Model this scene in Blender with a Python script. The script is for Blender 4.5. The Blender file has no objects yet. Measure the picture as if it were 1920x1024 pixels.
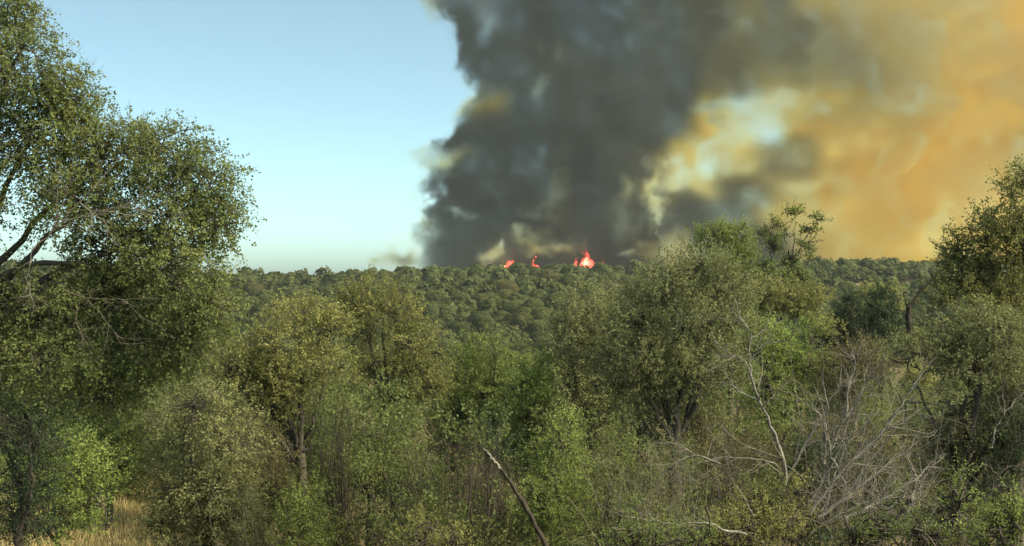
import bpy, math, numpy as np
from mathutils import Vector
R=math.radians
sc=bpy.context.scene
COL=sc.collection
# ---------------------------------------------------------------- camera, sky, sun, exposure
EYE=8.0
F=960/math.tan(R(22.5))            # focal length in photograph pixels (1920 wide)
cam=bpy.data.cameras.new('camera'); cam_ob=bpy.data.objects.new('camera',cam); COL.objects.link(cam_ob); sc.camera=cam_ob
cam.sensor_width=36; cam.lens=18/math.tan(R(22.5)); cam.clip_start=0.1; cam.clip_end=30000
cam_ob.location=(0,0,EYE); cam_ob.rotation_euler=(R(90),0,0)
SUN_EL,SUN_AZ=45,110
world=bpy.data.worlds.new('World'); sc.world=world; world.use_nodes=True
wn=world.node_tree; sky=wn.nodes.new('ShaderNodeTexSky'); sky.sky_type='NISHITA'; sky.sun_disc=False
sky.sun_elevation=R(SUN_EL); sky.sun_rotation=R(SUN_AZ); sky.air_density=.5; sky.dust_density=7; sky.ozone_density=0; sky.altitude=2000
tint=wn.nodes.new('ShaderNodeMix'); tint.data_type='RGBA'; tint.blend_type='MULTIPLY'; tint.inputs[0].default_value=1
wn.links.new(sky.outputs[0],tint.inputs[6]); tint.inputs[7].default_value=(.82,.96,.72,1)
wn.links.new(tint.outputs[2],wn.nodes['Background'].inputs[0]); wn.nodes['Background'].inputs[1].default_value=.15
sl=bpy.data.lights.new('sun','SUN'); sl.energy=4.2; sl.angle=R(28); sl.color=(1,.86,.60)
so=bpy.data.objects.new('sun',sl); COL.objects.link(so)
sd=Vector((math.sin(R(SUN_AZ))*math.cos(R(SUN_EL)),math.cos(R(SUN_AZ))*math.cos(R(SUN_EL)),math.sin(R(SUN_EL))))
so.rotation_euler=sd.to_track_quat('Z','Y').to_euler()
sc.view_settings.view_transform='Standard'; sc.view_settings.look='None'; sc.view_settings.gamma=1; sc.view_settings.exposure=1.28
sc.view_settings.use_curve_mapping=False
sc.render.filter_size=1.9
cy=sc.cycles; cy.volume_step_rate=1.5
cy.max_bounces=6; cy.diffuse_bounces=2; cy.glossy_bounces=1; cy.transmission_bounces=2; cy.volume_bounces=3; cy.transparent_max_bounces=8
cy.use_adaptive_sampling=True; cy.adaptive_threshold=.02; cy.use_denoising=True; cy.caustics_reflective=False; cy.caustics_refractive=False

def at(px,py,Y):                   # a point of the place at distance Y seen in that direction
    return np.array([(px-960)/F*Y, Y, EYE+(512-py)/F*Y])
def tag(o,label=None,cat=None,group=None,kind=None):
    if label: o['label']=label
    if cat: o['category']=cat
    if group: o['group']=group
    if kind: o['kind']=kind
    return o
# ---------------------------------------------------------------- materials
def mat(name):
    m=bpy.data.materials.new(name); m.use_nodes=True; m.node_tree.nodes.clear()
    o=m.node_tree.nodes.new('ShaderNodeOutputMaterial'); return m,m.node_tree,o
def ramp(nt,fac,stops):
    r=nt.nodes.new('ShaderNodeValToRGB'); e=r.color_ramp.elements
    while len(e)<len(stops): e.new(.5)
    for q,(p,c) in zip(e,stops): q.position=p; q.color=(*c,1)
    nt.links.new(fac,r.inputs[0]); return r.outputs[0]
def mth(nt,op,a,b=None,c=None):
    x=nt.nodes.new('ShaderNodeMath'); x.operation=op
    for i,v in enumerate((a,b,c)):
        if v is None: continue
        if isinstance(v,(int,float)): x.inputs[i].default_value=float(v)
        else: nt.links.new(v,x.inputs[i])
    return x.outputs[0]
def noise_tex(nt,scale,detail=3,coords='Object',rough=.5):
    tc=nt.nodes.new('ShaderNodeTexCoord'); n=nt.nodes.new('ShaderNodeTexNoise'); n.inputs['Scale'].default_value=scale; n.inputs['Detail'].default_value=detail
    n.inputs['Roughness'].default_value=rough
    nt.links.new(tc.outputs[coords],n.inputs['Vector']); return n.outputs['Fac']
def leaf_mat(name,dark,mid,light,scale=.8,trans=.45,objvar=.3):
    m,nt,o=mat(name)
    g=nt.nodes.new('ShaderNodeNewGeometry'); oi=nt.nodes.new('ShaderNodeObjectInfo')
    n=noise_tex(nt,scale,3)
    f=mth(nt,'ADD',mth(nt,'MULTIPLY_ADD',g.outputs['Random Per Island'],.26,.1),mth(nt,'MULTIPLY_ADD',n,1.3,-.42))
    f=mth(nt,'ADD',f,mth(nt,'MULTIPLY_ADD',oi.outputs['Random'],objvar,-objvar/2))
    c=ramp(nt,f,[(0,dark),(.45,mid),(1,light)])
    d=nt.nodes.new('ShaderNodeBsdfPrincipled'); d.inputs['Roughness'].default_value=.65; d.inputs['Specular IOR Level'].default_value=.12
    t=nt.nodes.new('ShaderNodeBsdfTranslucent'); mx=nt.nodes.new('ShaderNodeMixShader'); mx.inputs[0].default_value=trans
    nt.links.new(c,d.inputs['Base Color']); nt.links.new(c,t.inputs['Color'])
    nt.links.new(d.outputs[0],mx.inputs[1]); nt.links.new(t.outputs[0],mx.inputs[2]); nt.links.new(mx.outputs[0],o.inputs['Surface'])
    return m
def bark_mat(name,a,b,scale=6):
    m,nt,o=mat(name)
    n=noise_tex(nt,scale,5,rough=.65); c=ramp(nt,n,[(.3,a),(.7,b)])
    d=nt.nodes.new('ShaderNodeBsdfPrincipled'); d.inputs['Roughness'].default_value=.9; d.inputs['Specular IOR Level'].default_value=.1
    bp=nt.nodes.new('ShaderNodeBump'); bp.inputs['Strength'].default_value=.6; bp.inputs['Distance'].default_value=.03
    nt.links.new(noise_tex(nt,scale*4,4),bp.inputs['Height']); nt.links.new(bp.outputs[0],d.inputs['Normal'])
    nt.links.new(c,d.inputs['Base Color']); nt.links.new(d.outputs[0],o.inputs['Surface']); return m
M={
 'oak':leaf_mat('oak_leaf',(.075,.10,.04),(.13,.16,.058),(.20,.225,.075)),
 'grey':leaf_mat('grey_green_leaf',(.11,.13,.062),(.185,.205,.092),(.29,.30,.135)),
 'olive':leaf_mat('olive_leaf',(.125,.14,.05),(.215,.225,.08),(.33,.32,.115)),
 'green':leaf_mat('green_leaf',(.085,.12,.04),(.15,.195,.06),(.25,.28,.08)),
 'bright':leaf_mat('bright_leaf',(.11,.16,.045),(.20,.265,.075),(.32,.36,.10)),
 'brown':leaf_mat('brown_leaf',(.08,.08,.04),(.145,.135,.065),(.22,.20,.09)),
 'dark':leaf_mat('juniper_needle',(.028,.044,.024),(.05,.074,.038),(.085,.11,.055)),
 'far':leaf_mat('far_leaf',(.055,.072,.026),(.10,.12,.042),(.15,.155,.055),scale=.10,objvar=.7),
 'tan':leaf_mat('far_dry_leaf',(.085,.09,.04),(.13,.125,.055),(.17,.155,.07),scale=.25),
 'bark':bark_mat('bark',(.045,.04,.034),(.10,.09,.075)),
 'dead':bark_mat('dead_wood',(.10,.093,.08),(.28,.265,.235),9),
 'twig':bark_mat('grey_twig',(.09,.083,.07),(.22,.205,.175),9),
 'weathered':bark_mat('weathered_bark',(.025,.022,.018),(.065,.057,.046),7),
 'moss':bark_mat('brown_twig',(.05,.043,.035),(.12,.105,.085),9),
}
# ---------------------------------------------------------------- mesh helpers
def mesh_from(name,V,Q,mats,tri=False,matidx=None):
    me=bpy.data.meshes.new(name); k=3 if tri else 4
    V=np.ascontiguousarray(V,np.float32); Q=np.ascontiguousarray(Q,np.int32)
    me.vertices.add(len(V)); me.vertices.foreach_set('co',V.ravel())
    me.loops.add(Q.size); me.loops.foreach_set('vertex_index',Q.ravel())
    me.polygons.add(len(Q)); me.polygons.foreach_set('loop_start',np.arange(0,Q.size,k,dtype=np.int32))
    if matidx is not None: me.polygons.foreach_set('material_index',matidx.astype(np.int32))
    me.update(calc_edges=True)
    for m in mats: me.materials.append(m)
    return me
def link(name,me,parent=None,loc=(0,0,0)):
    o=bpy.data.objects.new(name,me); COL.objects.link(o); o.location=loc
    if parent is not None: o.parent=parent
    return o
def norm(v): return v/np.maximum(np.linalg.norm(v,axis=-1,keepdims=True),1e-9)
def leaves(P,D,N,L,W):             # one pointed leaf per row
    S=norm(np.cross(D,N)); L=np.asarray(L)[:,None]; W=np.asarray(W)[:,None]
    U=norm(np.cross(S,D))
    V=np.stack([P,P+D*L*.45+S*W*.5+U*W*.12,P+D*L,P+D*L*.45-S*W*.5+U*W*.12],1).reshape(-1,3)
    Q=np.arange(len(V)).reshape(-1,4); return V,Q
def tubes(P,Rr,k=5):               # P (m,n,3), Rr (m,n)
    P=np.asarray(P,float); Rr=np.asarray(Rr,float); m,n,_=P.shape
    T=np.empty_like(P); T[:,1:-1]=P[:,2:]-P[:,:-2]; T[:,0]=P[:,1]-P[:,0]; T[:,-1]=P[:,-1]-P[:,-2]; T=norm(T)
    ref=np.array([.31,.17,1.]) ; U=np.cross(T,ref); bad=np.linalg.norm(U,axis=-1)<.15
    U[bad]=np.cross(T[bad],np.array([1.,.2,.1])); U=norm(U); W=np.cross(T,U)
    a=np.arange(k)*2*np.pi/k
    V=P[:,:,None]+Rr[:,:,None,None]*(np.cos(a)[None,None,:,None]*U[:,:,None]+np.sin(a)[None,None,:,None]*W[:,:,None])
    idx=np.arange(m*n*k).reshape(m,n,k); A=idx[:,:-1]; B=idx[:,1:]
    Q=np.stack([A,np.roll(A,-1,2),np.roll(B,-1,2),B],-1).reshape(-1,4)
    return V.reshape(-1,3),Q
def smooth_line(pts,n,rng,jit=0.):
    pts=np.asarray(pts,float); s=np.r_[0,np.cumsum(np.linalg.norm(np.diff(pts,axis=0),axis=1))]; s/=max(s[-1],1e-9)
    t=np.linspace(0,1,n); o=np.stack([np.interp(t,s,pts[:,i]) for i in range(3)],1)
    for _ in range(2): o[1:-1]=(o[:-2]+2*o[1:-1]+o[2:])/4
    if jit: 
        j=rng.normal(0,jit,(n,3)); j[0]=0; o+=j
    return o
def tube_obj(name,pts,r0,r1,parent,m,rng,n=12,k=8,jit=.02,base=np.zeros(3)):
    p=smooth_line(pts,n,rng,jit)-base
    r=(r0+(r1-r0)*np.linspace(0,1,n)**.8)*(1+rng.normal(0,.07,n))
    V,Q=tubes(p[None],r[None],k); me=mesh_from(name,V,Q,[m]); 
    me.polygons.foreach_set('use_smooth',np.ones(len(Q),bool)); return link(name,me,parent)
def join(parts):
    V=[];Q=[];o=0
    for v,q in parts: V.append(v); Q.append(q+o); o+=len(v)
    return np.concatenate(V),np.concatenate(Q)
# ---------------------------------------------------------------- terrain
def ground_z(x,y):
    x=np.asarray(x,float); y=np.asarray(y,float)
    prof=np.interp(y,[-40,0,6,12,20,30,36,50,90,200,350,420,520,545,570,640,700,1200,1500],
                     [7.0,6.2,5.0,3.2,1.6,.5,0,-.3,-4.,-21,-22,-16,-1.6,-3,-3.5,4.7,4.0,3.6,3.6])
    roll=1.5*np.sin(x/61+.4)+1.1*np.sin(x/33+1.9)
    far=np.clip((y-150)/300,0,1)
    z=prof+far*(roll*.9+np.clip(x,-150,400)*.0105+1.2*np.sin(x/90+y/60))
    return z+.12*np.sin(x*.9+y*.5)*np.clip((y-5)/20,0,1)

# ---------------------------------------------------------------- smoke: two real volumes on a voxel lattice behind the ridge
def lattice_noise(xs,ys,zs,wl,seed,wz=None):
    rng=np.random.default_rng(seed); wz=wz or wl
    def ax(a,w): 
        u=(a-a[0])/w; i=np.floor(u).astype(int); f=u-i; return i,f*f*(3-2*f),i.max()+2
    (ix,fx,nx),(iy,fy,ny),(iz,fz,nz)=ax(xs,wl),ax(ys,wl),ax(zs,wz)
    g=rng.uniform(-1,1,(nx,ny,nz)).astype(np.float32)
    g=g[ix]*(1-fx)[:,None,None]+g[ix+1]*fx[:,None,None]
    g=g[:,iy]*(1-fy)[None,:,None]+g[:,iy+1]*fy[None,:,None]
    g=g[:,:,iz]*(1-fz)+g[:,:,iz+1]*fz
    return g.astype(np.float32)
def fbm(xs,ys,zs,wl,octv,seed,gain=.55,ystretch=3.2):
    s=0;a=1;t=0;ys=(ys-ys[0])/ystretch
    for k in range(octv): s=s+a*lattice_noise(xs,ys,zs,wl/2**k,seed+k*7); t+=a*a; a*=gain
    return s/math.sqrt(t)*1.7
SX=np.arange(780,1921,60); SY=np.arange(0,501,50)
TAN=np.array([[3.0,0.09,0.14,0.0,0.0,0.0,0.0,0.12,0.12,1.11,1.32,0.44,1.42,0.79,1.77,1.38,0.95,0.0,3.0,0.91],[0.0,0.12,0.22,0.0,0.0,0.0,0.0,0.12,0.12,0.58,0.84,0.59,0.18,0.14,0.98,0.23,2.24,0.37,0.0,2.17],[0.0,0.12,0.0,0.1,0.0,0.0,0.0,0.12,0.12,1.09,1.46,0.79,0.7,2.45,1.01,0.3,1.69,0.29,0.15,2.39],[0.0,3.0,0.12,0.12,0.12,0.12,0.0,0.12,0.12,1.26,0.53,0.92,0.98,0.0,1.8,0.71,1.26,1.77,2.29,0.46],[0.0,3.0,3.0,0.0,0.0,0.12,0.12,0.12,0.12,1.31,0.15,0.95,0.77,2.54,0.05,0.71,3.0,1.57,1.72,2.11],[0.0,0.12,0.0,0.0,0.0,0.12,0.12,0.12,0.12,3.0,0.76,0.08,2.13,1.8,2.29,2.06,1.95,1.96,2.4,0.0],[3.0,2.72,0.12,0.0,0.12,0.0,0.12,0.12,2.64,0.0,1.93,0.77,1.8,1.73,1.75,1.93,1.13,1.94,0.0,1.45],[0.0,0.0,0.0,0.0,0.0,0.12,0.12,0.12,0.68,1.36,0.85,1.68,0.43,2.32,2.38,1.89,1.16,1.97,1.4,1.4],[0.0,0.0,0.0,0.0,0.12,0.12,0.12,0.12,0.12,0.35,0.45,1.2,1.2,1.2,1.02,1.17,2.76,1.96,1.3,1.3],[0.0,0.0,0.07,0.12,0.12,0.12,0.12,0.12,0.8,0.3,0.3,0.15,1.2,1.2,1.47,0.49,3.0,0.9,0.9,0.9],[0.0,0.0,0.07,0.12,0.12,0.12,0.12,0.12,0.8,0.3,0.3,0.15,1.2,1.2,1.47,0.49,3.0,0.9,0.9,0.9]])
DARK=np.array([[0.0,1.91,1.58,3.38,5.0,2.39,3.57,2.49,3.1,3.97,1.78,2.34,0.62,0.32,0.0,0.0,0.31,0.09,0.0,0.11],[0.0,5.0,0.75,3.07,5.0,2.99,2.35,3.0,2.58,3.47,1.22,2.26,2.44,1.94,0.33,1.61,0.0,0.83,0.14,0.0],[0.0,5.0,3.0,5.0,5.0,2.93,2.74,2.62,3.5,5.0,5.0,1.97,4.56,0.0,1.77,0.82,0.0,0.69,0.97,0.0],[0.0,0.0,5.0,5.0,5.0,5.0,5.0,3.63,3.77,5.0,1.69,1.54,2.89,2.12,1.35,0.05,0.0,0.0,0.0,0.49],[0.0,0.0,1.71,3.49,3.33,5.0,5.0,5.0,4.06,0.0,0.0,0.0,0.0,0.0,0.29,4.53,0.0,0.0,0.0,0.0],[0.0,5.0,5.0,5.0,5.0,5.0,5.0,5.0,2.83,0.0,0.0,0.0,0.0,0.0,0.0,0.0,0.0,0.0,0.0,1.31],[0.49,0.0,5.0,1.64,5.0,4.92,5.0,5.0,0.0,0.0,0.0,2.69,4.35,0.0,0.0,0.0,0.0,0.0,1.19,0.0],[0.0,5.0,5.0,5.0,3.4,5.0,5.0,5.0,0.0,0.0,4.55,1.33,0.0,0.0,0.0,0.0,0.0,0.0,0.05,0.05],[0.0,5.0,5.0,5.0,5.0,5.0,5.0,5.0,5.0,2.9,2.0,0.35,0.35,0.35,0.32,0.0,0.0,0.0,0.0,0.0],[0.0,3.83,5.0,5.0,5.0,5.0,5.0,5.0,0.81,1.0,2.85,5.0,0.35,0.35,0.3,1.07,0.02,0.0,0.0,0.0],[0.0,3.83,5.0,5.0,5.0,5.0,5.0,5.0,0.81,1.0,2.85,5.0,0.35,0.35,0.3,1.07,0.02,0.0,0.0,0.0]])
FEAT=[#px,py,sx,sy,tan,dark : denser lobes and thinner rifts in the smoke
(983,118,9,12,.55,1.3),(1003,182,16,14,.5,1.4),(1035,120,18,16,.4,2.2),(850,225,20,10,.3,1.1),(868,168,8,10,.3,.9),(835,25,10,10,.45,.3),
(858,414,10,13,.3,2.0),(845,395,10,10,.35,1.2),(802,300,22,22,.4,.3),(930,478,22,12,.95,.05),(912,488,14,8,.8,.1),(938,462,12,7,.5,.05),(1000,455,22,14,.9,.9),(985,440,12,8,.8,1.2),
(1022,474,11,6,1.1,.1),(1002,480,8,5,.8,.3),(1055,462,13,10,1.15,.12),(1064,440,5,11,1.1,.3),(1182,472,9,6,.5,.1),(1165,470,10,5,.5,.8),(1205,452,14,9,.9,.8),(1258,460,24,12,1.1,.5),(1225,475,24,12,.9,.9),
(1222,345,16,34,.8,.1),(1232,392,13,24,.7,.08),(1228,424,5,14,.5,.1),(1274,345,26,20,.66,.05),(1306,325,18,9,.25,0),(1255,310,24,14,.75,.1),(1322,290,22,18,.7,.06),(1350,260,22,12,.6,.15),
(1362,208,24,13,.62,.2),(1385,235,22,12,.6,.15),(1425,245,32,13,.42,0),(1442,212,24,11,.65,.08),(1470,190,26,12,.7,.2),(1325,215,22,14,.5,1.0),(1335,245,18,12,.6,.6),(1530,205,18,12,.9,.3),(1490,225,24,14,1.1,.2),
(1300,408,34,22,.15,3.4),(1275,430,20,18,.1,3.2),(1360,392,34,18,.3,2.2),(1410,360,34,16,.5,1.5),(1172,400,28,44,.5,2.5),(1178,350,16,22,.8,1.3),(1210,300,18,18,.6,1.3),
(1490,290,44,22,.75,1.25),(1395,300,40,22,.95,.35),(1520,345,34,10,1.0,.1),(1640,262,34,16,1.25,0),(1560,280,20,20,1.3,.1),
(1790,398,22,34,.95,0),(1765,440,34,26,.9,0),(1760,478,60,14,.75,0),(1830,15,24,14,.85,.1),(1700,200,60,22,1.1,.3),(1545,120,60,40,.7,1.3),(1620,140,30,22,.75,1.4),
(1090,365,44,56,0,4.6),(965,292,34,36,0,2.7),(930,330,12,60,0,4.0),(880,330,30,50,0,3.6),(940,140,34,34,0,3.6),(1040,340,14,26,.45,2.6),(1020,375,18,24,.5,2.3),(1010,410,22,10,.3,2.6),(1085,240,60,30,.05,4.6),(1170,250,50,30,.3,4.6)]
def _ease(T):
    P=np.pad(T,1,mode='edge'); B=(P[:-2,1:-1]+P[2:,1:-1]+P[1:-1,:-2]+P[1:-1,2:]+2*T)/6; w=np.clip((SX-1480)/120,0,1)*.9; return T*(1-w)+B*w
for _ in range(4): TAN,DARK=_ease(TAN),_ease(DARK)
ED=np.array([(-200,700),(-100,740),(-40,765),(0,785),(30,812),(60,836),(100,836),(115,848),(125,872),(150,880),(165,888),(180,872),(200,846),(215,838),(235,830),(250,824),(268,800),(285,784),(305,788),(318,806),(330,814),(360,818),(378,806),(400,796),(430,790),(450,786),(462,796),(478,786),(500,770),(560,760)],float)
FUME=[(740,482,16,9,.28,.35),(712,489,12,6,.3,.25),(768,490,20,10,.2,.7),(745,462,12,8,.1,.08),(782,478,8,10,.4,.3),(800,345,10,26,.12,.03),(790,360,12,20,.08,.02),(803,420,5,20,.3,.1)]
def smoke_fields():
    xs=np.arange(-125,640,1.7,dtype=np.float32); ys=np.arange(-48,49,4.,dtype=np.float32); zs=np.arange(-2,330,1.7,dtype=np.float32)
    wx=fbm(xs,ys,zs,44,3,11)*9; wz=fbm(xs,ys,zs,44,3,57)*8
    f1=fbm(xs,ys,zs,15,4,91,.8); f2=fbm(xs,ys,zs,15,4,191,.8); wx+=f1*1.6; wz+=f2*1.6
    amp=np.clip(1.15-(xs+40)/420,.35,1)[:,None,None]
    X=xs[:,None,None]+wx*amp; Z=zs[None,None,:]+wz*amp
    low=np.clip((zs+2)/40,.25,1)[None,None,:]
    X=xs[:,None,None]+(X-xs[:,None,None])*low; Z=zs[None,None,:]+(Z-zs[None,None,:])*low
    PX=960+F*X/1000; PY=512-F*(Z-8)/1000
    u=np.clip((PX-780)/60,0,18.999); v=np.clip(PY/50,0,9.999); i=u.astype(np.int32); j=v.astype(np.int32); fu=u-i; fv=v-j
    fu=fu*fu*(3-2*fu); fv=fv*fv*(3-2*fv)
    def samp(T): T=T.astype(np.float32); return (T[j,i]*(1-fu)+T[j,i+1]*fu)*(1-fv)+(T[j+1,i]*(1-fu)+T[j+1,i+1]*fu)*fv
    t=samp(TAN); d=samp(DARK)
    for px,py,sx,sy,ft,fd in FEAT:
        a,b=np.searchsorted(xs,((px-960)/F*1000-sx*1.6-34,(px-960)/F*1000+sx*1.6+34)); c,e=np.searchsorted(zs,(8+(512-py)/F*1000-sy*1.6-34,8+(512-py)/F*1000+sy*1.6+34))
        s=np.s_[a:b,:,c:e]
        gr=1.5 if py>425 and px<1290 else 1.2; w=np.exp(-np.clip(((PX[s]+f1[s]*9-px)/(sx*gr))**2+((PY[s]+f2[s]*8-py)/(sy*gr))**2,0,20)**1.7); w=np.clip(w*(1+.55*f1[s]*f2[s]),0,1)*(.93 if py>425 else 1)
        t[s]=t[s]*(1-w)+ft*w; d[s]=d[s]*(1-w)+fd*w
    edge=np.interp(PY,ED[:,0],ED[:,1]).astype(np.float32)
    q=PX-edge; be=0;a=1
    for o,wl in enumerate((20,10,5)): be=be+a*(np.abs(lattice_noise(xs,(ys-ys[0])/2,zs,wl,800+o))*3-1); a*=.55
    q=q+be*5.5*low+f1*6*low
    md=np.clip((q+2)/20,0,1); md=md*md*(3-2*md); mt=np.clip((q+10)/14,0,1)
    d=d*md+0; t=t*mt; t+=.14*mt*(1-np.clip((q-4)/20,0,1))
    t*=1-.8*np.clip((95-q)/60,0,1)
    for px,py,sx,sy,ft,fd in FUME:
        w=np.exp(-((PX+f1*7-px)/sx)**2-((PY+f2*6-py)/sy)**2)*np.clip(1+.6*f2,.1,3); t+=ft*w; d+=fd*w
    n=fbm(xs,ys,zs,26,5,311,.8)
    bl=0;a=1
    for o,wl in enumerate((34,17,8.5,4.5)): bl=bl+a*(np.abs(lattice_noise(xs,(ys-ys[0])/3,zs,wl,700+o))*3.2-1); a*=.62
    n=n*.6+bl*.5*(1-.75*np.clip((xs-120)/160,0,1)[:,None,None])
    rgt=np.clip((xs-150)/200,0,1)[:,None,None]; d*=np.exp((.30-.19*rgt)*n); t*=np.exp((.30-.22*rgt)*n)
    # spread over depth
    yc=lattice_noise(xs,ys[:1],zs,70,5)*10
    prof=np.exp(-((ys[None,:,None]-yc)/22)**2)*np.clip(.5+.6*fbm(xs,ys,zs,26,2,77),.12,2)
    prof/=prof.mean(1,keepdims=True)*(ys[-1]-ys[0]+4)
    fade=np.clip((640-xs)/60,0,1)[:,None,None]*np.clip((330-zs)/40,0,1)[None,None,:]*np.clip((zs-1)/5,0,1)[None,None,:]
    return (xs,ys+1000,zs),(t*prof*fade,d*prof*fade)
def volume_object(name,axes,D,material,thin,thr,shift=0.):
    me=bpy.data.meshes.new(name); me.vertices.add(D.size)
    me.attributes.new('amount','FLOAT','POINT').data.foreach_set('value',np.ascontiguousarray(D*60,np.float32).ravel())
    axes=[a+shift for a in axes]; ob=link(name,me); ng=bpy.data.node_groups.new(name,'GeometryNodeTree')
    ng.interface.new_socket('Geometry',in_out='INPUT',socket_type='NodeSocketGeometry'); ng.interface.new_socket('Geometry',in_out='OUTPUT',socket_type='NodeSocketGeometry')
    n=ng.nodes; L=ng.links.new
    gi=n.new('NodeGroupInput'); go=n.new('NodeGroupOutput'); vc=n.new('GeometryNodeVolumeCube'); N=D.shape
    vc.inputs['Min'].default_value=[float(a[0]) for a in axes]; vc.inputs['Max'].default_value=[float(a[-1]) for a in axes]
    for k,v in zip(('Resolution X','Resolution Y','Resolution Z'),N): vc.inputs[k].default_value=v
    pos=n.new('GeometryNodeInputPosition'); sep=n.new('ShaderNodeSeparateXYZ'); L(pos.outputs[0],sep.inputs[0]); idx=[]
    for i,a in enumerate(axes): idx.append(mth(ng,'ROUND',mth(ng,'MULTIPLY',mth(ng,'SUBTRACT',sep.outputs[i],float(a[0])),float((N[i]-1)/(a[-1]-a[0])))))
    k=mth(ng,'ADD',mth(ng,'MULTIPLY',mth(ng,'ADD',mth(ng,'MULTIPLY',idx[0],N[1]),idx[1]),N[2]),idx[2])
    si=n.new('GeometryNodeSampleIndex'); si.data_type='FLOAT'; si.domain='POINT'
    na=n.new('GeometryNodeInputNamedAttribute'); na.data_type='FLOAT'; na.inputs[0].default_value='amount'
    L(gi.outputs[0],si.inputs['Geometry']); L(na.outputs[0],si.inputs['Value']); L(k,si.inputs['Index']); L(si.outputs[0],vc.inputs['Density'])
    sm=n.new('GeometryNodeSetMaterial'); sm.inputs['Material'].default_value=material; L(vc.outputs[0],sm.inputs[0])
    # outer skin: added hull tracing the plume, its own smoke too faint to see
    vm=n.new('GeometryNodeVolumeToMesh'); vm.resolution_mode='VOXEL_SIZE'; vm.inputs['Voxel Size'].default_value=5.; vm.inputs['Threshold'].default_value=thr; vm.inputs['Adaptivity'].default_value=.2
    L(vc.outputs[0],vm.inputs[0]); lk=L(vm.outputs[0],go.inputs[0]); mod=ob.modifiers.new('voxels','NODES'); mod.node_group=ng
    dg=bpy.context.evaluated_depsgraph_get(); hull=bpy.data.meshes.new_from_object(ob.evaluated_get(dg)); nv=len(hull.vertices); co=np.empty(nv*3,np.float32); hull.vertices.foreach_get('co',co)
    nl=len(hull.loops); vi=np.empty(nl,np.int32); hull.loops.foreach_get('vertex_index',vi); ls=np.empty(len(hull.polygons),np.int32); hull.polygons.foreach_get('loop_start',ls)
    me2=bpy.data.meshes.new(name); me2.vertices.add(D.size+nv); c0=np.zeros((D.size+nv)*3,np.float32); c0[D.size*3:]=co; c0[:D.size*3]=np.tile(co[:3],D.size); me2.vertices.foreach_set('co',c0)
    me2.loops.add(nl); me2.loops.foreach_set('vertex_index',vi+D.size); me2.polygons.add(len(ls)); me2.polygons.foreach_set('loop_start',ls); me2.update(calc_edges=True)
    am=np.zeros(D.size+nv,np.float32); am[:D.size]=D.ravel()*60; me2.attributes.new('amount','FLOAT','POINT').data.foreach_set('value',am)
    ob.data=me2; bpy.data.meshes.remove(me); bpy.data.meshes.remove(hull); me2.materials.append(thin); print(name,'skin faces',len(ls))
    sp=n.new('GeometryNodeSeparateGeometry'); sp.domain='FACE'; L(gi.outputs[0],sp.inputs[0]); jn=n.new('GeometryNodeJoinGeometry'); L(sp.outputs[0],jn.inputs[0]); L(sm.outputs[0],jn.inputs[0]); ng.links.remove(lk) if False else None; L(jn.outputs[0],go.inputs[0])
    n.remove(vm)
    return ob
def skin_mat(name,c):
    m,nt,o=mat(name); s=nt.nodes.new('ShaderNodeVolumeScatter'); s.inputs['Color'].default_value=(*c,1); s.inputs['Density'].default_value=2e-5; nt.links.new(s.outputs[0],o.inputs['Volume']); return m
def smoke_mat(name,ext,albedo,g):
    m,nt,o=mat(name); a=nt.nodes.new('ShaderNodeAttribute'); a.attribute_name='density'
    sca=[e*w for e,w in zip(ext,albedo)]; ab=[e-s for e,s in zip(ext,sca)]
    s=nt.nodes.new('ShaderNodeVolumeScatter'); s.inputs['Anisotropy'].default_value=g; ms=max(sca); s.inputs['Color'].default_value=(*[v/ms for v in sca],1)
    v=nt.nodes.new('ShaderNodeVolumeAbsorption'); ma=max(ab)*1.0001; v.inputs['Color'].default_value=(*[1-x/ma for x in ab],1)
    nt.links.new(mth(nt,'MULTIPLY',a.outputs['Fac'],ms/60),s.inputs['Density']); nt.links.new(mth(nt,'MULTIPLY',a.outputs['Fac'],ma/60),v.inputs['Density'])
    ad=nt.nodes.new('ShaderNodeAddShader'); nt.links.new(s.outputs[0],ad.inputs[0]); nt.links.new(v.outputs[0],ad.inputs[1]); nt.links.new(ad.outputs[0],o.inputs['Volume']); return m
AX,(TF,DF)=smoke_fields()
tag(volume_object('tan_smoke',AX,TF,smoke_mat('tan_smoke',(.66,1.05,1.85),(.98,.625,.13),.0),skin_mat('tan_smoke_skin',(.9,.7,.4)),.18),
    'thin tan and orange smoke drifting to the right of the dark column, glowing over the ridge','smoke',kind='stuff')
tag(volume_object('dark_smoke',AX,DF,smoke_mat('dark_smoke',(1,1,1),(.048,.058,.066),.0),skin_mat('grey_smoke_skin',(.7,.7,.7)),.55,.63),
    'dense dark grey column of smoke rising from the fire behind the ridge','smoke',kind='stuff')
del TF,DF

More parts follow.
